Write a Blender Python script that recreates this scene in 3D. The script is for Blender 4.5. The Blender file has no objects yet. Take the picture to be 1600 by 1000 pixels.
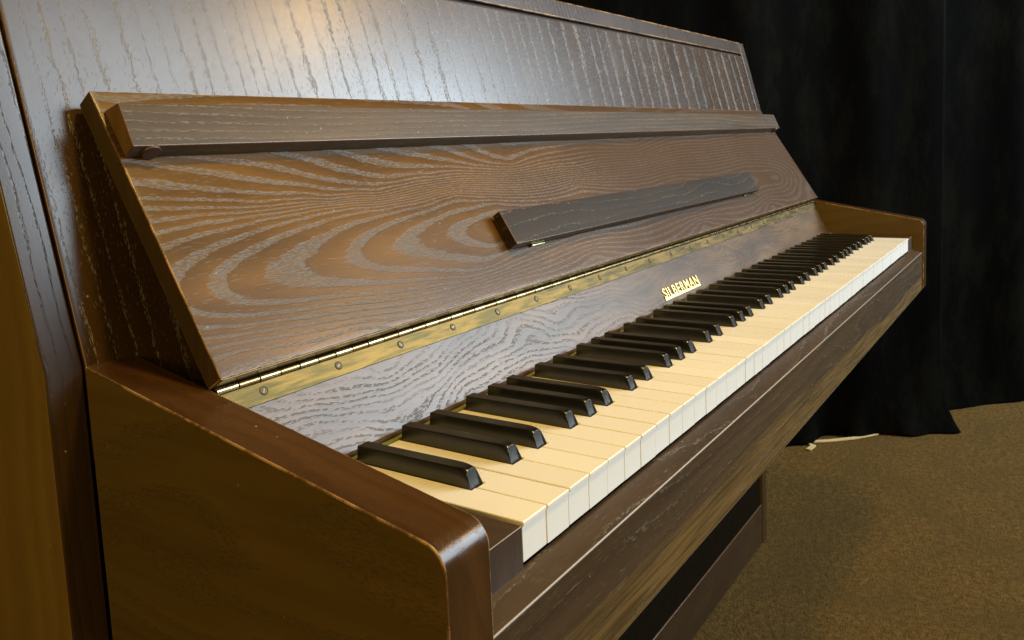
import bpy, bmesh, math, random
import numpy as np
from mathutils import Vector, Matrix

random.seed(7)
SC = bpy.context.scene
COL = SC.collection
FLOOR = 0.681                      # height of the key tops above the carpet


def P(x, y, z):                    # millimetres from the front corner of the lowest key -> metres
    return Vector((x / 1000, y / 1000, z / 1000 + FLOOR))


# ------------------------------------------------------------------ camera
cam_d = bpy.data.cameras.new('camera')
cam = bpy.data.objects.new('camera', cam_d)
COL.objects.link(cam)
SC.camera = cam
CP = (-334.234220, -236.293798, 197.938954)
CR = Vector((0.534971, -0.843945, -0.039543)); CU = Vector((0.110287, 0.023354, 0.993625)); CF = Vector((0.837641, 0.535921, -0.105570))
m = Matrix.Identity(4)
for i in range(3):
    m[i][0] = CR[i]; m[i][1] = CU[i]; m[i][2] = -CF[i]
m.translation = P(*CP)
cam.matrix_world = m
cam_d.sensor_fit = 'HORIZONTAL'
cam_d.sensor_width = 36
cam_d.lens = 28.71660
cam_d.shift_x = -0.034800
cam_d.shift_y = -0.090474
cam_d.clip_start = 0.01
cam_d.clip_end = 60
cam_d.dof.use_dof = True
cam_d.dof.focus_distance = 0.62
cam_d.dof.aperture_fstop = 40

# ------------------------------------------------------------------ light
world = bpy.data.worlds.new('World')
SC.world = world
world.use_nodes = True
bg = world.node_tree.nodes['Background']
bg.inputs[0].default_value = (1.0, 0.70, 0.34, 1)
bg.inputs[1].default_value = 0.012


def area(name, loc, target, sx, sy, power, colour, spread=math.pi):
    d = bpy.data.lights.new(name, 'AREA')
    d.shape = 'RECTANGLE'; d.size = sx; d.size_y = sy
    d.energy = power; d.color = colour; d.spread = spread
    o = bpy.data.objects.new(name, d)
    COL.objects.link(o)
    o.location = loc
    o.rotation_euler = (Vector(target) - Vector(loc)).to_track_quat('-Z', 'Y').to_euler()
    return o


def dirv(az, el):                  # azimuth from -Y towards +X, elevation
    a, e = math.radians(az), math.radians(el)
    return Vector((math.sin(a) * math.cos(e), -math.cos(a) * math.cos(e), math.sin(e)))


C0 = P(150, 290, 250)
# daylight window, low and to the front right
area('window_light', P(3050, -2500, 1600), P(3050, 0, 1600), 3.6, 2.2, 265, (0.76, 0.90, 1.0))
# its brightest pane
area('window_pane_light', P(3900, -2470, 1750), P(3900, 0, 1750), 1.8, 1.1, 70, (0.72, 0.88, 1.0))
# warm ceiling lamp above the keyboard
area('ceiling_lamp', P(345, -420, 1750), P(500, 0, 0), 0.20, 0.20, 28, (1.0, 0.69, 0.22))
# second warm lamp further into the room, mirrored in the upper panel
area('room_lamp', P(2118, -1413, 1790), C0, 0.32, 0.15, 9, (1.0, 0.58, 0.16))

# soft warm fill, added to brighten the cheek and case side at left
area('left_fill', (-1.9, -0.9, 1.55), P(-80, 100, 0), 0.9, 0.9, 22, (1.0, 0.70, 0.20))

SC.view_settings.view_transform = 'Standard'
SC.view_settings.look = 'None'
SC.view_settings.exposure = 0
SC.view_settings.gamma = 1
SC.render.engine = 'CYCLES'
SC.cycles.use_denoising = True


# ------------------------------------------------------------------ materials
class N:
    def __init__(self, name):
        self.m = bpy.data.materials.new(name)
        self.m.use_nodes = True
        self.t = self.m.node_tree
        self.b = self.t.nodes['Principled BSDF']

    def n(self, typ, **kw):
        nd = self.t.nodes.new(typ)
        for k, v in kw.items():
            setattr(nd, k, v)
        return nd

    def link(self, a, b):
        self.t.links.new(a, b)

    def sock(self, s, v):
        if hasattr(v, 'is_output'):
            self.link(v, s)
        else:
            s.default_value = v

    def math(self, op, a, b=0.0, c=0.0, clamp=False):
        nd = self.n('ShaderNodeMath', operation=op, use_clamp=clamp)
        for i, v in enumerate((a, b, c)):
            self.sock(nd.inputs[i], v)
        return nd.outputs[0]

    def ss(self, v, lo, hi):
        nd = self.n('ShaderNodeMapRange', interpolation_type='SMOOTHSTEP')
        self.sock(nd.inputs[0], v)
        nd.inputs[1].default_value = lo; nd.inputs[2].default_value = hi
        return nd.outputs[0]

    def mix(self, f, a, b):
        nd = self.n('ShaderNodeMix', data_type='RGBA')
        self.sock(nd.inputs[0], f)
        for s, v in ((nd.inputs[6], a), (nd.inputs[7], b)):
            if isinstance(v, tuple):
                v = (*v, 1)
            self.sock(s, v)
        return nd.outputs[2]

    def noise(self, vec, scale=1.0, detail=3, rough=0.5, dist=0.0):
        nd = self.n('ShaderNodeTexNoise')
        self.link(vec, nd.inputs['Vector'])
        nd.inputs['Scale'].default_value = scale
        nd.inputs['Detail'].default_value = detail
        nd.inputs['Roughness'].default_value = rough
        nd.inputs['Distortion'].default_value = dist
        return nd.outputs['Fac']

    def vec(self, a, b, c):
        nd = self.n('ShaderNodeCombineXYZ')
        for i, v in enumerate((a, b, c)):
            self.sock(nd.inputs[i], v)
        return nd.outputs[0]

    def bump(self, h, strength, dist, base=None):
        nd = self.n('ShaderNodeBump')
        nd.inputs['Strength'].default_value = strength
        nd.inputs['Distance'].default_value = dist
        self.link(h, nd.inputs['Height'])
        if base is not None:
            self.link(base, nd.inputs['Normal'])
        return nd.outputs[0]


def wood(name, L='X', T='Z', freq=90.0, ring_attr=False, warp=1.5, warpL=3.0, warpT=12.0,
         light=(0.20, 0.085, 0.03), dark=(0.11, 0.045, 0.018), pore=(0.26, 0.25, 0.23), w0=0.10, w1=0.26,
         rough=0.30, pore_amt=1.0, pore_rough=0.55, specks=0.25, bumpy=1.0, coat=0.0, seed=0.0, spec=0.5, moL=6.0, moT=28.0, solid=0.25, gold=None, dust=1.0, shade_fade=None):
    q = N(name)
    tc = q.n('ShaderNodeTexCoord')
    sp = q.n('ShaderNodeSeparateXYZ')
    q.link(tc.outputs['Object'], sp.inputs[0])
    ax = {'X': sp.outputs[0], 'Y': sp.outputs[1], 'Z': sp.outputs[2]}
    l, t = ax[L], ax[T]
    k = [a for a in 'XYZ' if a not in (L, T)][0]
    o = ax[k]
    if ring_attr:
        at = q.n('ShaderNodeAttribute'); at.attribute_name = 'ring'
        F = at.outputs['Fac']
    else:
        lf = q.noise(q.vec(q.math('MULTIPLY', l, warpL), q.math('MULTIPLY', t, warpT), q.math('ADD', o, seed)), 1.0, 2, 0.5)
        F = q.math('MULTIPLY_ADD', q.math('MULTIPLY_ADD', o, 0.35, t), freq, q.math('MULTIPLY', lf, warp * 6))
    # ragged edge of each growth ring
    rg = q.noise(q.vec(q.math('MULTIPLY', l, 60.0), q.math('MULTIPLY', t, 260.0), q.math('ADD', o, seed)), 1.0, 3, 0.6)
    F2 = q.math('ADD', F, q.math('MULTIPLY', q.math('SUBTRACT', rg, 0.5), 0.55 if not ring_attr or L == 'Z' else 0.30))
    wv = q.noise(q.vec(q.math('MULTIPLY', l, 7.0), q.math('MULTIPLY', t, 45.0), q.math('ADD', o, seed + 3)), 1.0, 2, 0.5)
    fr = q.math('FRACT', q.math('ADD', F2, w1 * 0.5 - 1.0 * w1 + 16.0))
    fw = q.math('ADD', fr, q.math('MULTIPLY', q.math('SUBTRACT', wv, 0.5), 0.30))
    band = q.math('MULTIPLY', q.ss(fr, 0.0, 0.035), q.math('SUBTRACT', 1.0, q.ss(fw, w1, w1 + max(0.06, w1 * 0.35))))
    rim = q.math('SUBTRACT', 1.0, q.ss(fr, 0.0, 0.07))
    # open pores: short dashes along the grain, dense inside the rings
    pn = q.noise(q.vec(q.math('MULTIPLY', l, 260.0), q.math('MULTIPLY', t, 950.0), q.math('MULTIPLY', o, 950.0)), 1.0, 2, 0.55)
    pd = q.ss(pn, 0.47, 0.60)
    sp2 = q.noise(q.vec(q.math('MULTIPLY', l, 120.0), q.math('MULTIPLY', t, 900.0), q.math('ADD', q.math('MULTIPLY', o, 900.0), 9.0)), 1.0, 2, 0.5)
    few = q.math('MULTIPLY', q.ss(sp2, 0.62, 0.70), specks)
    pm = q.math('MAXIMUM', q.math('MULTIPLY', band, q.math('MULTIPLY_ADD', pd, 1.0 - solid, solid)), few, clamp=True)
    lv = q.noise(q.vec(q.math('MULTIPLY', l, 3.5), q.math('MULTIPLY', t, 55.0), q.math('ADD', o, seed + 7)), 1.0, 2, 0.5)
    pm = q.math('MULTIPLY', q.math('MULTIPLY', pm, pore_amt), q.math('MULTIPLY_ADD', q.ss(lv, 0.35, 0.62), 0.7 if solid < 0.2 else 0.2, 0.3 if solid < 0.2 else 0.8))
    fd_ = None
    if shade_fade:
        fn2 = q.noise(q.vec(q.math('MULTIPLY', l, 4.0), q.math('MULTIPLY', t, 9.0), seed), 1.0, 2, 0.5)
        fd_ = q.ss(q.math('ADD', l, q.math('MULTIPLY', q.math('SUBTRACT', fn2, 0.5), 0.35)), shade_fade[0], shade_fade[1])
        pm = q.math('MULTIPLY', pm, q.math('MULTIPLY_ADD', fd_, -shade_fade[2], 1.0))
    # body colour: broad mottling + fine fibres
    mo = q.noise(q.vec(q.math('MULTIPLY', l, moL), q.math('MULTIPLY', t, moT), q.math('ADD', o, seed + 5)), 1.0, 4, 0.6)
    fb = q.noise(q.vec(q.math('MULTIPLY', l, 45.0), q.math('MULTIPLY', t, 1100.0), q.math('MULTIPLY', o, 1100.0)), 1.0, 2, 0.5)
    mm = q.math('ADD', q.math('MULTIPLY', q.ss(mo, 0.3, 0.7), 0.7), q.math('MULTIPLY', fb, 0.45))
    body = q.mix(mm, dark, light)
    body = q.mix(q.math('MULTIPLY', q.ss(fr, 0.3, 1.0), 0.3), body, tuple(c * 0.7 for c in dark))
    body = q.mix(q.math('MULTIPLY', rim, 0.45 * pore_amt), body, tuple(c * 0.35 for c in dark))
    if shade_fade:  # body darkens towards the lid's right end, painting in the weaker light there
        body = q.mix(fd_, body, shade_fade[3])
    if gold:
        gn = q.noise(q.vec(q.math('MULTIPLY', l, 3.0), q.math('MULTIPLY', t, 60.0), seed), 1.0, 4, 0.6)
        gl = q.math('MULTIPLY_ADD', gn, 0.075, q.math('MULTIPLY', l, 0.004))
        gm = q.math('SUBTRACT', 1.0, q.ss(q.math('ADD', q.math('SUBTRACT', t, gold[0]), gl), 0.058, 0.076))
        st = q.noise(q.vec(q.math('MULTIPLY', l, 9.0), q.math('MULTIPLY', t, 240.0), seed), 1.0, 3, 0.6)
        gcol = q.mix(q.ss(st, 0.35, 0.62), tuple(c * 0.42 for c in gold[1]), gold[1])
        body = q.mix(gm, body, gcol)
    col = q.mix(q.math('MULTIPLY', pm, 0.85), body, pore)
    if dust:
        vo = q.n('ShaderNodeTexVoronoi'); vo.inputs['Scale'].default_value = 75.0
        q.link(tc.outputs['Object'], vo.inputs['Vector'])
        dn = q.noise(tc.outputs['Object'], 14.0, 2, 0.5)
        ds = q.math('MULTIPLY', q.math('LESS_THAN', vo.outputs['Distance'], 0.055), q.ss(dn, 0.50, 0.60))
        col = q.mix(q.math('MULTIPLY', ds, 0.45 * dust), col, (0.42, 0.38, 0.30))
    q.link(col, q.b.inputs['Base Color'])
    sm = q.noise(tc.outputs['Object'], 9.0, 4, 0.6)
    r = q.math('ADD', q.math('MULTIPLY_ADD', sm, 0.10, rough - 0.05), q.math('MULTIPLY', pm, pore_rough - rough))
    q.link(r, q.b.inputs['Roughness'])
    q.b.inputs['Specular IOR Level'].default_value = spec
    h = q.math('SUBTRACT', q.math('MULTIPLY', fb, 0.06), q.math('MULTIPLY', pm, 1.0))
    q.link(q.bump(h, 0.6 * bumpy, 0.00022), q.b.inputs['Normal'])
    q.b.inputs['Coat Weight'].default_value = coat
    q.b.inputs['Coat Roughness'].default_value = 0.2
    return q.m


def plain(name, col, rough=0.4, metal=0.0, var=0.1, scale=40.0, bumpy=0.0, spec=0.5):
    q = N(name)
    tc = q.n('ShaderNodeTexCoord')
    nz = q.noise(tc.outputs['Object'], scale, 4, 0.6)
    q.link(q.mix(nz, tuple(c * (1 - var) for c in col), tuple(min(1, c * (1 + var)) for c in col)), q.b.inputs['Base Color'])
    q.link(q.math('MULTIPLY_ADD', nz, 0.12, rough - 0.06), q.b.inputs['Roughness'])
    q.b.inputs['Metallic'].default_value = metal
    q.b.inputs['Specular IOR Level'].default_value = spec
    if bumpy:
        q.link(q.bump(nz, bumpy, 0.0005), q.b.inputs['Normal'])
    return q.m


M = {}
M['lid'] = wood('wood_lid', ring_attr=True, light=(0.165, 0.082, 0.021), dark=(0.065, 0.032, 0.010), pore=(0.115, 0.125, 0.135), w0=0.15, w1=0.33, rough=0.29, spec=0.36, solid=0.21, shade_fade=(0.22, 0.60, 0.72, (0.075, 0.040, 0.018)))
M['nameboard'] = wood('wood_name_board', freq=150, warp=3.0, warpL=5.5, warpT=13, light=(0.17, 0.10, 0.044), dark=(0.045, 0.027, 0.013), pore=(0.040, 0.040, 0.042), w0=0.03, w1=0.30, rough=0.33, seed=2, spec=0.40, bumpy=0.9, solid=0.1, moL=9, moT=40, pore_rough=0.45)
M['panel'] = wood('wood_upper_panel', L='Z', T='X', ring_attr=True, light=(0.060, 0.030, 0.009), dark=(0.032, 0.016, 0.005), pore=(0.17, 0.168, 0.155), w0=0.0, w1=0.14, rough=0.26, specks=0.42, pore_rough=0.48, spec=0.58, solid=0.0)
M['side_front'] = wood('wood_side_edge', L='Z', T='X', freq=110, warp=0.8, light=(0.05, 0.026, 0.010), dark=(0.03, 0.015, 0.006), pore=(0.012, 0.010, 0.008), w0=0.02, w1=0.10, rough=0.28, seed=4, specks=0.1, spec=0.6)
M['side'] = wood('wood_case_side', L='Z', T='Y', freq=45, warp=1.6, warpL=2.2, warpT=6, light=(0.23, 0.14, 0.035), dark=(0.18, 0.11, 0.027), pore=(0.12, 0.07, 0.02), w0=0.05, w1=0.2, rough=0.5, pore_amt=0.45, specks=0.05, bumpy=0.3, seed=6)
M['cheek_side'] = wood('wood_cheek_side', L='Y', T='Z', freq=35, warp=1.6, warpL=2.5, warpT=7, light=(0.130, 0.080, 0.020), dark=(0.100, 0.061, 0.015), pore=(0.05, 0.028, 0.008), rough=0.45, pore_amt=0.6, specks=0.06, bumpy=0.3, seed=21, spec=0.3, dust=0.6, moL=3, moT=70)
M['end'] = wood('wood_end', L='Z', T='Y', freq=50, light=(0.075, 0.044, 0.012), dark=(0.04, 0.023, 0.007), pore=(0.03, 0.018, 0.008), rough=0.42, pore_amt=0.5, bumpy=0.5, seed=23, spec=0.35)
M['ledge_end'] = wood('wood_ledge_end', L='Z', T='Y', freq=60, light=(0.22, 0.115, 0.03), dark=(0.12, 0.06, 0.016), pore=(0.06, 0.035, 0.015), rough=0.42, pore_amt=0.4, bumpy=0.5, seed=25, spec=0.35)
M['cheek'] = wood('wood_cheek', L='Y', T='X', freq=60, warp=1.0, light=(0.075, 0.032, 0.008), dark=(0.030, 0.0125, 0.004), pore=(0.03, 0.012, 0.005), rough=0.24, pore_amt=0.35, specks=0.25, bumpy=0.35, seed=1)
M['ledge'] = wood('wood_ledge', L='X', T='Z', freq=150, warp=1.2, warpL=1.2, warpT=10, solid=0.0, moT=90, light=(0.085, 0.052, 0.022), dark=(0.042, 0.025, 0.010), pore=(0.16, 0.14, 0.10), spec=0.35, w0=0.02, w1=0.16, rough=0.34, seed=8, pore_amt=0.8)
M['flap'] = wood('wood_flap', L='X', T='Z', freq=60, warp=1.3, warpL=2.5, warpT=9, light=(0.034, 0.021, 0.009), dark=(0.018, 0.011, 0.005), pore=(0.17, 0.15, 0.11), w0=0.0, w1=0.07, rough=0.40, pore_amt=0.7, spec=0.22, solid=0.0, seed=11, specks=0.1)
M['slip'] = wood('wood_key_slip', L='X', T='Z', freq=70, warp=1.2, warpL=2, warpT=12, light=(0.075, 0.045, 0.022), dark=(0.032, 0.019, 0.010), pore=(0.16, 0.14, 0.11), w0=0.0, w1=0.07, rough=0.36, seed=13, specks=0.45, moL=2.2, moT=34, pore_amt=0.75, solid=0.0, spec=0.4, gold=(-0.1013 + FLOOR, (0.155, 0.092, 0.029)))
M['dark_wood'] = wood('wood_dark', L='X', T='Z', freq=50, light=(0.035, 0.017, 0.009), dark=(0.02, 0.01, 0.006), pore=(0.02, 0.015, 0.01), rough=0.5, spec=0.25, pore_amt=0.4, specks=0.1, bumpy=0.3, seed=15)
M['plinth'] = wood('wood_plinth', L='X', T='Z', freq=50, light=(0.045, 0.022, 0.008), dark=(0.028, 0.014, 0.005), pore=(0.02, 0.012, 0.006), rough=0.4, pore_amt=0.4, specks=0.2, bumpy=0.4, seed=17)
def worn(name, lo, hi):
    q = N(name)
    tc = q.n('ShaderNodeTexCoord')
    a = q.noise(tc.outputs['Object'], 38.0, 5, 0.75)
    q.link(q.mix(q.ss(a, 0.42, 0.60), lo, hi), q.b.inputs['Base Color'])
    q.link(q.math('MULTIPLY_ADD', a, 0.3, 0.2), q.b.inputs['Roughness'])
    return q.m


M['edge'] = worn('worn_edge', (0.11, 0.055, 0.02), (0.38, 0.22, 0.10))
M['block'] = wood('wood_key_block', L='Z', T='X', freq=90, light=(0.075, 0.045, 0.028), dark=(0.04, 0.023, 0.013), pore=(0.03, 0.02, 0.012), rough=0.4, pore_amt=0.5, bumpy=0.4, seed=31, spec=0.3)
M['edge_pale'] = plain('scuffed_highlit_edge', (0.24, 0.19, 0.14), 0.35, var=0.3, scale=220)  # scuffed edge, coloured paler to paint in the slip's edge highlight
M['lower_shade'] = plain('shaded_board', (0.010, 0.007, 0.004), 0.9, var=0.3, scale=60, spec=0.0)  # near-black colour stands in for the shade under the key bed
M['edge_dark'] = plain('polished_edge', (0.12, 0.06, 0.03), 0.25, var=0.3, scale=160)
M['cream'] = plain('key_cream', (0.86, 0.79, 0.66), 0.28, var=0.02, scale=30)
for _k in ('cream',):
    _t = M[_k].node_tree; _b = _t.nodes['Principled BSDF']; _l = _b.inputs['Base Color'].links[0]; _src = _l.from_socket
    _oi = _t.nodes.new('ShaderNodeObjectInfo'); _mr = _t.nodes.new('ShaderNodeMapRange'); _mr.inputs[3].default_value = 0.90; _mr.inputs[4].default_value = 1.0
    _t.links.new(_oi.outputs['Random'], _mr.inputs[0])
    _hs = _t.nodes.new('ShaderNodeHueSaturation'); _t.links.new(_mr.outputs[0], _hs.inputs['Value']); _t.links.new(_src, _hs.inputs['Color']); _t.links.new(_hs.outputs[0], _b.inputs['Base Color'])
M['white'] = plain('key_front_white', (0.82, 0.80, 0.75), 0.35, var=0.03, scale=60)
M['black'] = plain('key_black', (0.007, 0.0068, 0.0065), 0.24, var=0.05, scale=25, spec=0.8)
M['felt'] = plain('green_felt', (0.16, 0.17, 0.04), 0.95, var=0.3, scale=900, bumpy=0.8)
M['redwood'] = plain('red_brown_felt', (0.06, 0.028, 0.012), 0.9, var=0.3, scale=500)
M['button'] = plain('rubber_button', (0.06, 0.025, 0.02), 0.45)
M['gold'] = plain('brass_letters', (0.80, 0.66, 0.28), 0.38, metal=0.75, var=0.08, scale=300)
M['screw'] = plain('screw_metal', (0.07, 0.048, 0.02), 0.45, metal=1.0, var=0.3, scale=600)
M['strap'] = plain('pale_strap', (0.55, 0.42, 0.2), 0.6, var=0.2, scale=60)


def brass():
    q = N('aged_brass')
    tc = q.n('ShaderNodeTexCoord')
    mp = q.n('ShaderNodeMapping'); q.link(tc.outputs['Object'], mp.inputs[0]); mp.inputs['Scale'].default_value = (22, 170, 170)
    a = q.noise(mp.outputs[0], 1.0, 4, 0.65, 0.4)
    mp2 = q.n('ShaderNodeMapping'); q.link(tc.outputs['Object'], mp2.inputs[0]); mp2.inputs['Scale'].default_value = (90, 1500, 1500)
    b = q.noise(mp2.outputs[0], 1.0, 2, 0.5)
    c = q.mix(q.ss(a, 0.35, 0.68), (0.050, 0.035, 0.011), (0.20, 0.115, 0.028))
    c = q.mix(q.math('MULTIPLY', b, 0.4), c, (0.10, 0.085, 0.03))
    q.link(c, q.b.inputs['Base Color'])
    q.b.inputs['Metallic'].default_value = 0.9
    q.link(q.math('MULTIPLY_ADD', a, 0.25, 0.30), q.b.inputs['Roughness'])
    q.link(q.bump(b, 0.3, 0.0003), q.b.inputs['Normal'])
    return q.m


M['brass'] = brass()
M['leafdark'] = plain('tarnished_leaf', (0.20, 0.13, 0.06), 0.35, metal=0.8, var=0.3, scale=80)
M['pin'] = plain('hinge_barrel', (0.42, 0.35, 0.18), 0.22, metal=1.0, var=0.2, scale=120)


def carpet():
    q = N('carpet')
    tc = q.n('ShaderNodeTexCoord')
    a = q.noise(tc.outputs['Object'], 80.0, 6, 0.8, 0.4)
    b = q.noise(tc.outputs['Object'], 7.0, 4, 0.6)
    d = q.noise(tc.outputs['Object'], 260.0, 3, 0.7)
    m = q.math('ADD', q.math('MULTIPLY', q.ss(a, 0.38, 0.64), 0.6), q.math('MULTIPLY', q.ss(d, 0.35, 0.65), 0.4))
    c = q.mix(m, (0.074, 0.042, 0.010), (0.22, 0.130, 0.036))
    c = q.mix(q.math('MULTIPLY', q.ss(b, 0.4, 0.65), 0.5), c, (0.10, 0.065, 0.02))
    q.link(c, q.b.inputs['Base Color'])
    q.b.inputs['Roughness'].default_value = 1.0
    q.b.inputs['Specular IOR Level'].default_value = 0.1
    q.link(q.bump(q.math('ADD', a, d), 1.0, 0.006), q.b.inputs['Normal'])
    return q.m


def velvet():
    q = N('black_velvet')
    tc = q.n('ShaderNodeTexCoord')
    mp = q.n('ShaderNodeMapping'); q.link(tc.outputs['Object'], mp.inputs[0]); mp.inputs['Scale'].default_value = (6, 6, 2.5)
    a = q.noise(mp.outputs[0], 1.6, 6, 0.7)
    b = q.noise(tc.outputs['Object'], 160.0, 3, 0.6)
    c = q.mix(q.ss(a, 0.42, 0.68), (0.0004, 0.0003, 0.0002), (0.0040, 0.0036, 0.0020))
    c = q.mix(q.math('MULTIPLY', b, 0.5), c, (0.0009, 0.0008, 0.0005))
    q.link(c, q.b.inputs['Base Color'])
    q.b.inputs['Roughness'].default_value = 0.95
    q.b.inputs['Specular IOR Level'].default_value = 0.04
    q.b.inputs['Sheen Weight'].default_value = 0.0
    q.b.inputs['Sheen Tint'].default_value = (0.7, 0.75, 0.7, 1)
    q.link(q.bump(b, 0.6, 0.002), q.b.inputs['Normal'])
    return q.m


M['carpet'] = carpet()
M['velvet'] = velvet()


# ------------------------------------------------------------------ mesh helpers
def link(name, me, mats, parent=None):
    o = bpy.data.objects.new(name, me)
    COL.objects.link(o)
    for mt in mats:
        me.materials.append(mt)
    if parent is not None:
        o.parent = parent
    return o


def empty(name, label, cat, group=None):
    o = bpy.data.objects.new(name, None)
    COL.objects.link(o)
    o['label'] = label; o['category'] = cat
    if group:
        o['group'] = group
    o.empty_display_size = 0.1
    return o


def bm_prism(poly, x0, x1):
    """closed polygon in (y, z) mm pushed from x0 to x1"""
    bm = bmesh.new()
    a = [bm.verts.new(P(x0, y, z)) for y, z in poly]
    b = [bm.verts.new(P(x1, y, z)) for y, z in poly]
    n = len(poly)
    bm.faces.new(a); bm.faces.new(b[::-1])
    for i in range(n):
        bm.faces.new((a[i], b[i], b[(i + 1) % n], a[(i + 1) % n]))
    bmesh.ops.recalc_face_normals(bm, faces=bm.faces)
    return bm


def bev(bm, w, seg=2, mat=-1, ang=25):
    es = [e for e in bm.edges if len(e.link_faces) == 2 and e.calc_face_angle(0) > math.radians(ang)]
    bmesh.ops.bevel(bm, geom=es, offset=w / 1000, segments=seg, affect='EDGES', profile=0.5, material=mat, clamp_overlap=True)
    return bm


def done(bm, name, mats, parent=None, smooth=True):
    me = bpy.data.meshes.new(name)
    bm.to_mesh(me); bm.free()
    if smooth:
        for p in me.polygons:
            p.use_smooth = True
        me.set_sharp_from_angle(angle=math.radians(50))
    o = link(name, me, mats, parent)
    if smooth:
        md = o.modifiers.new('WeightedNormal', 'WEIGHTED_NORMAL'); md.keep_sharp = True; md.weight = 80
    return o


def board(name, poly, x0, x1, mats, parent=None, w=1.0, seg=2, edge=True):
    bm = bm_prism(poly, x0, x1)
    if w:
        bev(bm, w, seg, 1 if (edge and len(mats) > 1) else -1)
    return done(bm, name, mats, parent)


def box_poly(y0, y1, z0, z1):
    return [(y0, z0), (y1, z0), (y1, z1), (y0, z1)]


def shear_plank(p0, p1, th, e0=0.0):
    """plank whose front face runs p0 -> p1 in (y, z); thickness behind it"""
    d = np.array([p1[0] - p0[0], p1[1] - p0[1]], float); d /= np.hypot(*d)
    n = np.array([d[1], -d[0]]) * th
    return [tuple(p0), tuple(p1), (p1[0] + n[0], p1[1] + n[1]), (p0[0] + n[0], p0[1] + n[1])]


# ------------------------------------------------------------------ measures (mm)
B = 52.3
XL, XR = -B, 1222 + B
TC = 31.7
XO, XRO = XL - TC, XR + TC
YC = -17.9
ZC, SCK = 26.8, 0.177
YP, LEAN = 254.9, 0.264
YS, ZS, ZSB = -15.2, -31.9, -101.3


def ztop(y):
    return ZC + SCK * (y - YC)


Z0 = ztop(YP)
ZT, ZRB = 380.6, 356.5


def yl(z):
    return YP + (z - Z0) * LEAN


# ------------------------------------------------------------------ the setting
def grid_obj(name, nx, ny, f, mats, parent=None):
    me = bpy.data.meshes.new(name)
    vs = [f(i / nx, j / ny) for j in range(ny + 1) for i in range(nx + 1)]
    fs = [(j * (nx + 1) + i, j * (nx + 1) + i + 1, (j + 1) * (nx + 1) + i + 1, (j + 1) * (nx + 1) + i) for j in range(ny) for i in range(nx)]
    me.from_pydata(vs, [], fs)
    for p in me.polygons:
        p.use_smooth = True
    return link(name, me, mats, parent)


fl = grid_obj('floor', 2, 2, lambda u, v: Vector((-2.5 + 8 * u, -3.5 + 8 * v, 0)), [M['carpet']])
fl['kind'] = 'structure'

# black stage curtain: two panels, the left one trailing on the carpet
CA, CB = np.array([1891., 379.]), np.array([2517., -138.])
CDIR = (CB - CA) / np.hypot(*(CB - CA))
CNRM = np.array([CDIR[1], -CDIR[0]])          # towards the camera side
if CNRM @ (np.array([-334., -236.]) - CA) < 0:
    CNRM = -CNRM


def curtain(name, s0, s1, off, label, flare, seed, hem=None):
    rnd = random.Random(seed)
    ph = [(rnd.uniform(0.9, 1.1) * k, rnd.uniform(0, 6.28), a) for k, a in ((9, 14), (17, 9), (31, 4), (5, 16))]
    L = s1 - s0

    def f(u, v):
        s = s0 + L * u
        z = 4 + 2500 * v ** 1.6
        w = off
        for k, p_, a in ph:
            w += a * math.sin(k * s / 1000 + p_ + 0.25 * v * math.sin(s / 300))
        low = math.exp(-z / 60.0)
        w += low * (18 + 10 * math.sin(s / 70 + seed))
        if flare:
            w += low * 60 * math.exp(-((s - flare) / 120.0) ** 2) + low * 14 * math.sin(s / 23.0)
        q = CA + CDIR * s + CNRM * w
        return Vector((q[0] / 1000, q[1] / 1000, z / 1000))
    o = grid_obj(name, 420, 60, f, [M['velvet']])
    md = o.modifiers.new('Solidify', 'SOLIDIFY'); md.thickness = 0.003
    o['label'] = label; o['category'] = 'curtain'; o['group'] = 'black stage curtains'
    return o


curtain('curtain', -2600, 470, 0, 'black velvet curtain whose hem flares out onto the carpet beside the piano', 430, 3)
curtain('curtain', 440, 1900, -60, 'black velvet curtain at the right, its hem clear of the carpet behind its neighbour', 0, 5)

# pale strap lying under the hem
def strip(name, pts, w, th, mats):
    bm = bmesh.new()
    rows = []
    for i, (x, y, z) in enumerate(pts):
        a = np.array(pts[max(0, i - 1)][:2]); b = np.array(pts[min(len(pts) - 1, i + 1)][:2])
        d = (b - a) / np.hypot(*(b - a)); n = np.array([-d[1], d[0]]) * w / 2
        rows.append([bm.verts.new((c[0] / 1000, c[1] / 1000, c[2] / 1000)) for c in
                     ((x + n[0], y + n[1], z), (x - n[0], y - n[1], z), (x - n[0], y - n[1], z + th), (x + n[0], y + n[1], z + th))])
    for r0, r1 in zip(rows, rows[1:]):
        for k in range(4):
            bm.faces.new((r0[k], r0[(k + 1) % 4], r1[(k + 1) % 4], r1[k]))
    bm.faces.new(rows[0][::-1]); bm.faces.new(rows[-1])
    bmesh.ops.recalc_face_normals(bm, faces=bm.faces)
    return done(bm, name, mats)


# ------------------------------------------------------------------ the piano
piano = empty('upright_piano', 'dark brown wooden upright piano with open lid and cream keyboard', 'piano')

# case sides
def side_poly():
    return [(620, -FLOOR * 1000 + 1), (297, -FLOOR * 1000 + 1), (297, -420), (YP, -260), (YP, Z0), (yl(ZT), ZT), (620, ZT)]


def side(name, x0, x1):
    bm = bm_prism(side_poly(), x0, x1)
    for f in bm.faces:
        n = f.normal
        f.material_index = 0 if abs(n.x) > 0.5 else 1
    bev(bm, 1.6, 3, -1)
    return done(bm, name, [M['side'], M['side_front']], piano)


side('case_side', XO - 22.3, XO - 0.6)
side('case_side', XRO + 0.6, XRO + 27.5)

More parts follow.
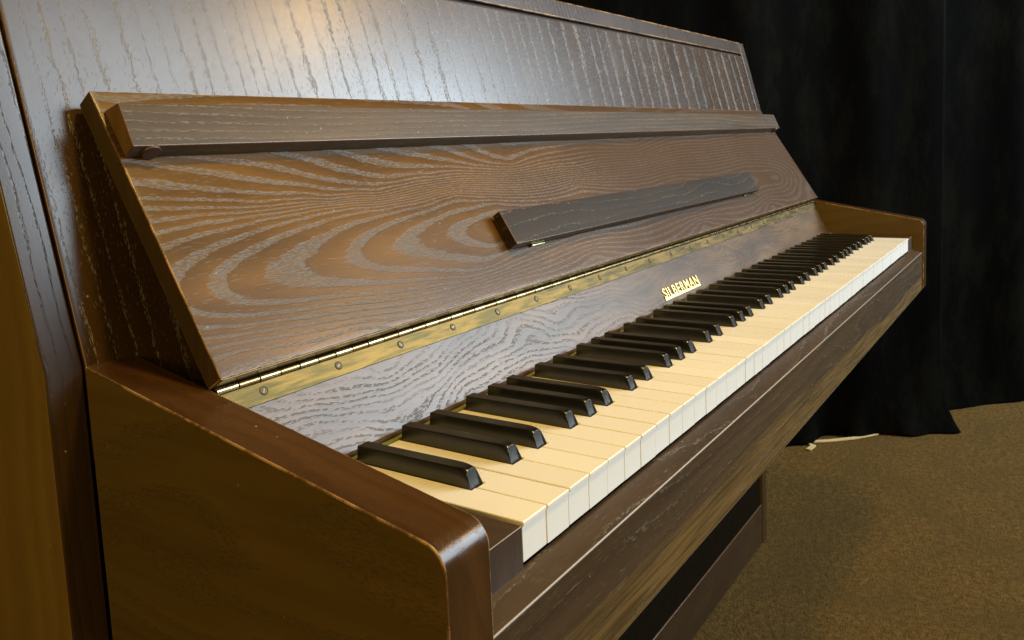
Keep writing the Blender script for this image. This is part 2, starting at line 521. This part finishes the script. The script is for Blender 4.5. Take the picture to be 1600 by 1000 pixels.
# upper panel, top rail, lid board
def cut_grid(bm, xs, d, vs, origin):
    for x in xs:
        bmesh.ops.bisect_plane(bm, geom=bm.verts[:] + bm.edges[:] + bm.faces[:], plane_co=(x / 1000, 0, 0), plane_no=(1, 0, 0))
    for v in vs:
        c = P(0, origin[0] + d[0] * v, origin[1] + d[1] * v)
        bmesh.ops.bisect_plane(bm, geom=bm.verts[:] + bm.edges[:] + bm.faces[:], plane_co=c, plane_no=(0, d[0], d[1]))


def ring_attr(o, fn):
    me = o.data
    at = me.attributes.new('ring', 'FLOAT', 'POINT')
    co = np.empty(len(me.vertices) * 3); me.vertices.foreach_get('co', co)
    co = co.reshape(-1, 3) * 1000
    co[:, 2] -= FLOOR * 1000
    at.data.foreach_set('value', fn(co).astype(np.float32))


ZG = ZRB - 5.0
poly = [(yl(Z0 - 60), Z0 - 60), (yl(ZG), ZG), (yl(ZG) + 18, ZG), (yl(Z0 - 60) + 18, Z0 - 60)]
bm = bm_prism(poly, XO + 1.2, XRO - 1.2)
bev(bm, 0.8, 2, 1)
cut_grid(bm, list(range(-80, 1304, 8)), (0, 1), [], (0, 0))
up = done(bm, 'upper_panel', [M['panel'], M['edge_dark']], piano)
PB = [-96, -84, -72, -60, -48, -33, -9, 8, 18, 33, 51, 62, 78, 92, 102, 112, 126, 145, 170, 186, 203, 229, 245, 268, 291, 322, 346, 365, 387, 410, 430, 449, 475, 491, 510, 534, 557, 590, 622, 662, 684, 710, 749, 779, 808, 848, 872, 910, 951, 993, 1031, 1068, 1100, 1140, 1180, 1225, 1260, 1300]


def panel_ring(co):
    x = co[:, 0] + (co[:, 2] - 250) * 0.06 * np.sin(co[:, 0] / 210 + 1.0)
    return np.interp(x, PB, np.arange(len(PB)))


ring_attr(up, panel_ring)
board('top_rail', [(yl(ZRB) - 1, ZRB), (yl(ZT) - 1, ZT), (yl(ZT) + 30, ZT), (yl(ZRB) + 30, ZRB)], XO, XRO, [M['side_front'], M['edge']], piano, 2.0, 3)
board('groove_backing', [(yl(ZG - 8) + 8, ZG - 8), (yl(ZRB) + 6, ZRB + 4), (yl(ZRB) + 26, ZRB + 4), (yl(ZG - 8) + 26, ZG - 8)], XO + 2, XRO - 2, [M['dark_wood']], piano, 0)
board('top_lid', box_poly(yl(ZT) + 31, 621, ZT - 18, ZT + 1), XO, XRO, [M['side']], piano, 1.5)
board('back_panel', box_poly(600, 618, -FLOOR * 1000 + 60, ZT - 20), XO, XRO, [M['dark_wood']], piano, 0)


# cheeks
def cheek_poly():
    r = 13
    zf = ztop(YC)
    pts = [(YP - 0.5, ZSB), (YC + 5, ZSB)]
    pts += [(YC + 5 - 5 * math.sin(a), ZSB + 5 - 5 * math.cos(a)) for a in np.linspace(0.2, math.pi / 2, 5)]
    s = math.atan(SCK)
    cy = YC + r; cz = ztop(cy) - r / math.cos(s)
    for a in np.linspace(math.pi, math.pi / 2 + s, 12):
        pts.append((cy + r * math.cos(a), cz + r * math.sin(a)))
    pts.append((YP - 0.5, ztop(YP - 0.5)))
    return pts


def cheek(x0, x1):
    bm = bm_prism(cheek_poly(), x0, x1)
    es = [e for e in bm.edges if len(e.link_faces) == 2 and any(abs(f.normal.x) > 0.9 for f in e.link_faces)]
    bmesh.ops.bevel(bm, geom=es, offset=0.0010, segments=2, affect='EDGES', profile=0.5, material=1, clamp_overlap=True)
    for f in bm.faces:
        if abs(f.normal.x) > 0.99:
            f.material_index = 2
    return done(bm, 'cheek', [M['cheek'], M['edge'], M['cheek_side']], piano)


cheek(XO, XL)
cheek(XR, XRO)

# shelf behind the fall board, key bed, key slip, lower case
board('inner_shelf', box_poly(192, YP + 10, 35, 42), XL + 0.5, XR - 0.5, [M['dark_wood']], piano, 0)
slip_poly = [(YS, ZSB), (YS, ZS + 0.2), (-1.0, ZS + 5.8), (3.5, ZS + 5.8), (3.5, ZSB)]
board('key_slip', slip_poly, XL + 0.3, XR - 0.3, [M['slip'], M['edge_pale']], piano, 0.8, 3)
board('key_bed', box_poly(5, YP + 30, ZSB + 1, -60), XL + 0.5, XR - 0.5, [M['dark_wood']], piano, 0)
board('lower_panel', box_poly(303, 334, -FLOOR * 1000 + 70, ZSB - 2), XO + 0.5, XRO - 0.5, [M['lower_shade']], piano, 0)
board('plinth', box_poly(298.5, 302.6, -FLOOR * 1000 + 2, -592), XO + 0.5, XRO - 0.5, [M['plinth'], M['edge_dark']], piano, 1.2, 2)
for x0, x1 in ((XL + 0.4, -1.0), (1223, XR - 0.4)):
    board('key_block', [(0.4, -26.2), (0.4, -1.8), (143, -1.8), (143, -26.2)], x0, x1, [M['block'], M['edge_pale']], piano, 0.4, 2)

# ---- fall board (name board) with hinge
F0, F1 = (149.0, 2.0), (179.4, 59.5)
fd = np.array([F1[0] - F0[0], F1[1] - F0[1]]); fd /= np.hypot(*fd)
fn_ = np.array([-fd[1], fd[0]])               # out of the face, to the front


def FBP(v, h=0.0):
    return (F0[0] + fd[0] * v + fn_[0] * h, F0[1] + fd[1] * v + fn_[1] * h)


nb = board('name_board', shear_plank(FBP(-0.5), FBP(63.2), 16), XL + 0.6, XR - 0.6, [M['nameboard'], M['edge_dark']], piano, 0.8, 2)

# lettering
fc = bpy.data.curves.new('lettering', 'FONT')
fc.body = 'SILBERMAN'
fc.size = 0.02
fc.extrude = 0.0007
fc.offset = 0.00015
fc.space_character = 1.12
lt = bpy.data.objects.new('lettering', fc)
COL.objects.link(lt)
lt.data.materials.append(M['gold'])
bpy.context.view_layer.update()
dx, dy = lt.dimensions[0], lt.dimensions[1]
sx_, sy_ = 0.104 / dx, 0.0122 / dy
o_ = FBP(9.6, 0.7)
ey = Vector((0, fd[0], fd[1])); ez = Vector((0, fn_[0], fn_[1]))
mt = Matrix.Identity(4)
for i in range(3):
    mt[i][0] = (sx_, 0, 0)[i]; mt[i][1] = ey[i] * sy_; mt[i][2] = ez[i]
mt.translation = P(520.0, *o_)
lt.matrix_world = mt
me = bpy.data.meshes.new_from_object(lt.evaluated_get(bpy.context.evaluated_depsgraph_get()))
me.transform(mt)
bpy.data.objects.remove(lt)
me.materials.clear()
let = link('lettering', me, [M['gold']], piano)
let.parent = nb
# the bar that joins the letters at their feet
bar = board('letter_bar', [FBP(6.8, 0.0), FBP(6.8, 1.2), FBP(10.0, 1.2), FBP(10.0, 0.0)], 520, 625, [M['gold']], nb, 0.3, 1)

# hinge
LID0, LID1 = (171.0, 68.9), (280.1, 240.1)
ld = np.array([LID1[0] - LID0[0], LID1[1] - LID0[1]]); LH = float(np.hypot(*ld)); ld /= LH
ln = np.array([-ld[1], ld[0]])                # out of the lid face, to the front


def LP(v, h=0.0):
    return (LID0[0] + ld[0] * v + ln[0] * h, LID0[1] + ld[1] * v + ln[1] * h)


hinge = board('piano_hinge', [FBP(50.2, 0.0), FBP(50.2, 0.9), FBP(63.0, 0.9), FBP(63.0, 0.0)], XL + 1, XR - 1, [M['brass'], M['brass']], piano, 0.35, 1)
# upper leaf on the lower edge of the lid
a0, a1 = LP(0, 0.6), LP(0, -11.0)
b0, b1 = LP(-0.9, 0.6), LP(-0.9, -11.0)
board('leaf', [a0, a1, b1, b0], XL + 1, XR - 1, [M['leafdark'], M['pin']], hinge, 0.25, 1)
# barrel: alternating knuckles
PC = (F1[0] + fn_[0] * 1.2, F1[1] + fn_[1] * 1.2)
bm = bmesh.new()
x = XL + 1
k = 0
while x < XR - 2:
    x1 = min(x + 15.3, XR - 1)
    r = 2.4 if k % 2 == 0 else 2.25
    ring = []
    prof = ((x + 0.25, r - 0.35), (x + 0.5, r), (x1 - 0.5, r), (x1 - 0.25, r - 0.35))
    for px, pr in prof:
        ring.append([bm.verts.new(P(px, PC[0] + pr * math.cos(t), PC[1] + pr * math.sin(t))) for t in np.linspace(0, 2 * math.pi, 17)[:-1]])
    for r0, r1 in zip(ring, ring[1:]):
        for i in range(16):
            f = bm.faces.new((r0[i], r0[(i + 1) % 16], r1[(i + 1) % 16], r1[i]))
            f.material_index = k % 2
    for rr in (ring[0][::-1], ring[-1]):
        bm.faces.new(rr).material_index = k % 2
    x = x1; k += 1
bmesh.ops.recalc_face_normals(bm, faces=bm.faces)
M['pin2'] = plain('hinge_barrel_dull', (0.30, 0.22, 0.11), 0.3, metal=1.0, var=0.25, scale=120)
done(bm, 'barrel', [M['pin'], M['pin2']], hinge)


def screw_mesh():
    bm = bmesh.new()
    seg = 20
    def ring(r, z): return [bm.verts.new((r * math.cos(t), r * math.sin(t), z)) for t in np.linspace(0, 2 * math.pi, seg + 1)[:-1]]
    rs = [ring(3.0e-3, 0.0), ring(2.9e-3, 0.00018), ring(2.3e-3, 0.00005), ring(2.15e-3, 0.00016), ring(0.9e-3, 0.0002)]
    for a, b in zip(rs, rs[1:]):
        for i in range(seg):
            bm.faces.new((a[i], a[(i + 1) % seg], b[(i + 1) % seg], b[i]))
    bm.faces.new(rs[-1])
    # slot
    r = bmesh.ops.create_cube(bm, size=1)
    bmesh.ops.scale(bm, vec=(0.0030, 0.0006, 0.0003), verts=r['verts'])
    bmesh.ops.translate(bm, vec=(0, 0, 0.00012), verts=r['verts'])
    for f in {f for v in r['verts'] for f in v.link_faces}:
        f.material_index = 1
    bmesh.ops.recalc_face_normals(bm, faces=bm.faces)
    me = bpy.data.meshes.new('screw'); bm.to_mesh(me); bm.free()
    me.materials.append(M['screw']); me.materials.append(M['black'])
    return me


sm = screw_mesh()
first = None
for i in range(22):
    xx = -20.2 + 60.9 * i
    if xx > XR - 10:
        break
    if first is None:
        s = bpy.data.objects.new('screw', sm); first = s
    else:
        s = first.copy()
    COL.objects.link(s)
    s.parent = hinge
    ang = random.uniform(0, 3.14)
    q = FBP(57.3, 1.0)
    mm = Matrix.Identity(4)
    for j in range(3):
        mm[j][0] = (1, 0, 0)[j]; mm[j][1] = ey[j]; mm[j][2] = ez[j]
    mm.translation = P(xx, *q)
    s.matrix_world = mm @ Matrix.Rotation(ang, 4, 'Z')

# ---- the folded-back lid
lx0, lx1 = XL + 0.8, XR - 0.8
bm = bm_prism(shear_plank(LP(0), LP(LH), 15.1), lx0, lx1)
bev(bm, 0.9, 2, 1)
cut_grid(bm, list(np.arange(-48, 420, 5.0)) + list(np.arange(420, 1270, 14.0)), (ld[0], ld[1]), list(np.arange(4, 200, 4.0)), LID0)
for f in bm.faces:
    if abs(f.normal.x) > 0.95:
        f.material_index = 2
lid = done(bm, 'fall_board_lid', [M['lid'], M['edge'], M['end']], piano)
RP = {18: [(292, 146), (320, 134), (348, 128)], 17: [(242, 148), (264, 140), (315, 127)],
      16: [(169, 149), (199, 141), (233, 135), (283, 127)], 15: [(116, 149), (140, 138), (180, 130), (228, 128)],
      14: [(61, 150), (83, 142), (106, 132), (133, 126), (173, 120), (223, 121)], 13: [(21, 150), (40, 141), (62, 135), (93, 127), (129, 119), (170, 114)],
      12: [(-49, 149), (-31, 142), (-5, 136), (26, 128), (72, 121), (106, 114), (144, 110)], 11: [(-54, 130), (-31, 125), (0, 121), (52, 115), (93, 109)],
      10: [(-48, 120), (-8, 116), (33, 110)], 9: [(-49, 114), (-31, 111), (16, 108), (65, 107.3)], 8: [(-48, 103), (-13, 106), (30, 105), (75, 105.8)],
      7: [(-49, 96), (-2, 99), (37, 101.5), (90, 103.5)], 6: [(-46, 85), (-15, 92), (30, 97), (72, 100), (110, 101)],
      5: [(-44, 62), (-25, 75), (0, 83), (34, 90), (75, 95), (120, 98)],
      4: [(158, 95), (114, 92), (72, 87), (33, 79), (6, 71), (-12, 63), (-14, 54), (0, 44), (27, 38), (76, 32), (113, 28)],
      3: [(152, 88), (117, 84), (83, 75), (66, 66), (62, 55), (84, 44), (119, 36), (203, 22), (237, 99), (210, 95)],
      2: [(254, 89), (201, 86), (174, 83), (133, 75), (105, 63), (108, 52), (135, 45), (175, 36), (234, 27)],
      1: [(281, 85), (247, 79), (204, 76), (176, 65), (188, 54), (219, 43), (249, 38)],
      0: [(275, 70), (250, 69), (234, 63), (236, 55), (251, 48)],
      -0.7: [(300, 58), (350, 60)],
      5.0001: [(108, 21), (-4, 35), (-18, 37), (-40, 44)], 6.0001: [(-21, 31), (50, 23), (150, 14)], 7.0001: [(-24, 25), (50, 17.5), (200, 12)],
      8.0001: [(-27, 20), (60, 12)], 9.0001: [(-29, 15), (60, 8)], 10.0001: [(-31, 10.5), (60, 4), (250, 3)],
      19: [(400, 149)], 20: [(640, 150), (450, 158), (-40, 190), (300, 195), (900, 195)], 17.5: [(490, 142)], 13.5: [(465, 117)],
      15.5: [(641, 127), (886, 141)], 3.3: [(450, 92)], 8.5: [(450, 105), (350, 102)], 5.5: [(700, 95), (1000, 95)], 11.5: [(700, 120)],
      16.5: [(1000, 150), (1250, 150)], 2.5: [(1130, 62), (1110, 50)], 8.2: [(1230, 90), (1230, 25)], 13: [(1265, 120)],
      4.5: [(500, 25), (700, 28), (950, 28)], 0.3: [(500, 60), (700, 62)], 1.5: [(950, 60)], 9.5: [(400, 10), (700, 10), (1000, 10)]}
pts = np.array([(u, v) for kk, l in RP.items() for u, v in l], float)
val = np.array([round(kk, 1) if abs(kk - round(kk)) > 0.01 else round(kk) for kk, l in RP.items() for _ in l], float)
SCL = np.array([1 / 3.0, 1.0])


def rbf_fit(p, v):
    q = p * SCL
    d = np.hypot(q[:, None, 0] - q[None, :, 0], q[:, None, 1] - q[None, :, 1])
    n = len(p)
    A = np.zeros((n + 3, n + 3))
    A[:n, :n] = d + np.eye(n) * -1.0
    A[:n, n] = 1; A[:n, n + 1:] = q / 50; A[n, :n] = 1; A[n + 1:, :n] = (q / 50).T
    w = np.linalg.solve(A, np.concatenate([v, np.zeros(3)]))
    return q, w


rq, rw = rbf_fit(pts, val)


def lid_ring(co):
    u = co[:, 0]
    v = (co[:, 1] - LID0[0]) * ld[0] + (co[:, 2] - LID0[1]) * ld[1]
    q = np.stack([u, v], 1) * SCL
    out = np.empty(len(q))
    n = len(rq)
    for s in range(0, len(q), 4000):
        c = q[s:s + 4000]
        d = np.hypot(c[:, None, 0] - rq[None, :, 0], c[:, None, 1] - rq[None, :, 1])
        out[s:s + 4000] = d @ rw[:n] + rw[n] + (c / 50) @ rw[n + 1:]
    return out


ring_attr(lid, lid_ring)

# ledge along the top of the lid
A_, B_, C_, D_ = (255.4, 231.4), LP(157.5 * 1.0 + 29.5 - 0.0, 0.3), (243.3, 204.4), LP(0, 0.3)
def on_lid(z): return LP((z - LID0[1]) / ld[1], 0.3)
bm = bm_prism([C_, A_, on_lid(226.8), on_lid(197.3)], XL + 4.3, XR + 1.2)
for f in bm.faces:
    if abs(f.normal.x) > 0.95:
        f.material_index = 2
bev(bm, 0.7, 2, 1)
ledge = done(bm, 'ledge', [M['ledge'], M['edge_dark'], M['ledge_end']], lid)
# rubber stop let into the underside of the ledge
dn = np.array([on_lid(197.3)[0] - C_[0], on_lid(197.3)[1] - C_[1]]); dl = np.hypot(*dn); dn /= dl
nn = np.array([dn[1], -dn[0]])                # pointing down-front
if nn[1] > 0: nn = -nn
def button(xc):
    bm = bmesh.new()
    c = np.array(C_) + dn * dl * 0.5
    rings = []
    for r, h in ((6.2, -0.5), (6.2, 1.2), (5.4, 2.0)):
        rings.append([bm.verts.new(P(xc + r * math.cos(t), *(c + dn * r * math.sin(t) + nn * h))) for t in np.linspace(0, 2 * math.pi, 25)[:-1]])
    for a, b in zip(rings, rings[1:]):
        for i in range(24):
            bm.faces.new((a[i], a[(i + 1) % 24], b[(i + 1) % 24], b[i]))
    bm.faces.new(rings[-1]); bm.faces.new(rings[0][::-1])
    bmesh.ops.recalc_face_normals(bm, faces=bm.faces)
    done(bm, 'rubber_stop', [M['button']], ledge)
button(-34)
button(1256)

# music flap with its two little hinges
flap = board('music_flap', [LP(36.8, 12), LP(72.0, 12), LP(72.0, 3), LP(36.8, 3)], 266, 955, [M['flap'], M['edge_dark']], lid, 0.7, 2)
for xc in (311, 912):
    board('flap_hinge', [LP(34.9, 0.2), LP(34.9, 3.4), LP(36.9, 3.4), LP(36.9, 0.2)], xc - 11, xc + 11, [M['pin']], flap, 0.3, 1)
board('flap_spacer', [LP(40, 0.1), LP(68, 0.1), LP(68, 3.2), LP(40, 3.2)], 290, 930, [M['dark_wood']], flap, 0)

# ---- keyboard
W = 23.5
names = 'ABCDEFG'
wk = [names[i % 7] for i in range(52)]
offs = {'A': 2.1, 'C': -3.6, 'D': 1.7, 'F': -4.0, 'G': -0.3}
blacks = [(W * (i + 1) + offs[n], i) for i, n in enumerate(wk) if n in offs and i < 51]
HB = 6.3                                     # half-width of the notch left for a black key
nl, nr = {}, {}
for xc, i in blacks:
    nr[i] = xc - HB; nl[i + 1] = xc + HB
cache = {}
for i in range(52):
    x0, x1 = 0.28, W - 0.28
    a = nl.get(i, None); b = nr.get(i, None)
    la = None if a is None else round(a - W * i, 2)
    lb = None if b is None else round(b - W * i, 2)
    key = (la, lb)
    if key not in cache:
        out = [(x0, 0), (x1, 0)]
        out += [(x1, 49.0), (lb, 49.0), (lb, 143)] if lb is not None else [(x1, 143)]
        out += [(la, 143), (la, 49.0), (x0, 49.0)] if la is not None else [(x0, 143)]
        bm = bmesh.new()
        # cream slab
        lo = [bm.verts.new((px / 1000, py / 1000, -0.0024)) for px, py in out]
        hi = [bm.verts.new((px / 1000, py / 1000, 0)) for px, py in out]
        bm.faces.new(lo[::-1]); bm.faces.new(hi)
        for k in range(len(out)):
            bm.faces.new((lo[k], lo[(k + 1) % len(out)], hi[(k + 1) % len(out)], hi[k]))
        bmesh.ops.recalc_face_normals(bm, faces=bm.faces)
        es = [e for e in bm.edges if all(v.co.z > -1e-4 for v in e.verts)]
        es += [e for e in bm.edges if abs(e.verts[0].co.z - e.verts[1].co.z) > 1e-3 and e.verts[0].co.y < 1e-4]
        bmesh.ops.bevel(bm, geom=es, offset=0.0008, segments=3, affect='EDGES', profile=0.5, clamp_overlap=True)
        # white front and body
        body = [(x0 + 0.15, 1.0), (x1 - 0.15, 1.0)] + [(px, py) for px, py in out[2:]]
        n0 = len(bm.faces)
        lo = [bm.verts.new((px / 1000, py / 1000, -0.0225)) for px, py in body]
        hi = [bm.verts.new((px / 1000, py / 1000, -0.0024)) for px, py in body]
        nf = [bm.faces.new(lo[::-1]), bm.faces.new(hi)]
        for k in range(len(body)):
            nf.append(bm.faces.new((lo[k], lo[(k + 1) % len(body)], hi[(k + 1) % len(body)], hi[k])))
        for f in nf:
            f.material_index = 1
        bmesh.ops.recalc_face_normals(bm, faces=bm.faces)
        me = bpy.data.meshes.new('white_key')
        bm.to_mesh(me); bm.free()
        for p in me.polygons: p.use_smooth = True
        me.set_sharp_from_angle(angle=math.radians(30))
        me.materials.append(M['cream']); me.materials.append(M['white'])
        cache[key] = me
    o = bpy.data.objects.new('white_key', cache[key])
    COL.objects.link(o)
    o.parent = piano
    md = o.modifiers.new('WeightedNormal', 'WEIGHTED_NORMAL'); md.keep_sharp = True; md.weight = 80
    o.location = P(W * i, random.uniform(-0.25, 0.25), random.uniform(-0.25, 0.15))


def black_mesh():
    bm = bmesh.new()
    # sections from the nose to the back: (base y, shear, half width top, corner radius, height)
    secs = [(50.6, 0.42, 4.35, 3.4, 9.0), (50.15, 0.42, 4.75, 3.5, 9.7), (50.5, 0.44, 4.85, 3.2, 10.2), (51.8, 0.50, 4.9, 2.6, 10.5),
            (54.5, 0.5, 4.9, 1.9, 10.7), (60, 0.3, 4.9, 1.2, 10.7), (68, 0.1, 4.9, 0.9, 10.6), (141.0, 0, 4.9, 0.9, 10.0)]
    rings = []
    for k, (y, sh, wt, r, h) in enumerate(secs):
        wb = wt + 0.85 - (0.1 if k == 0 else 0)
        pts = [(-wb, -3.0), (wb, -3.0), (wb, 0.4)]
        for a in np.linspace(0, math.pi / 2, 7):
            pts.append((wt - r + r * math.cos(a), h - r + r * math.sin(a)))
        pts += [(-x_, z_) for x_, z_ in pts[:2:-1]] + [(-wb, 0.4)]
        rings.append([bm.verts.new((x_ / 1000, (y + sh * max(0, z_)) / 1000, z_ / 1000)) for x_, z_ in pts])
    for a, b in zip(rings, rings[1:]):
        n = len(a)
        for i in range(n):
            bm.faces.new((a[i], a[(i + 1) % n], b[(i + 1) % n], b[i]))
    bm.faces.new(rings[0]); bm.faces.new(rings[-1][::-1])
    bmesh.ops.recalc_face_normals(bm, faces=bm.faces)
    me = bpy.data.meshes.new('black_key')
    bm.to_mesh(me); bm.free()
    for p in me.polygons: p.use_smooth = True
    me.set_sharp_from_angle(angle=math.radians(38))
    me.materials.append(M['black'])
    return me


bkm = black_mesh()
for xc, i in blacks:
    o = bpy.data.objects.new('black_key', bkm)
    COL.objects.link(o)
    o.parent = piano
    md = o.modifiers.new('WeightedNormal', 'WEIGHTED_NORMAL'); md.keep_sharp = True; md.weight = 80
    o.location = P(xc, random.uniform(-0.3, 0.3), random.uniform(-0.2, 0.2))

# felt strip at the back of the keys and the wooden rail behind it
board('key_felt', box_poly(143.3, 148.6, -6, 0.8), XL + 1, XR - 1, [M['felt']], piano, 0.8, 2)
board('key_rail', box_poly(147.0, 150.5, 0.9, 3.4), XL + 1, XR - 1, [M['redwood']], piano, 0.5, 1)

# ---- the strap on the floor
st = strip('floor_strap', [(1870, 350, 2), (1905, 345, 2), (1925, 372, 2), (1960, 318, 2), (2010, 262, 2), (2070, 215, 2), (2120, 190, 2)], 14, 3, [M['strap']])
st['label'] = 'pale bent strap lying on the carpet under the curtain hem'
st['category'] = 'strap'
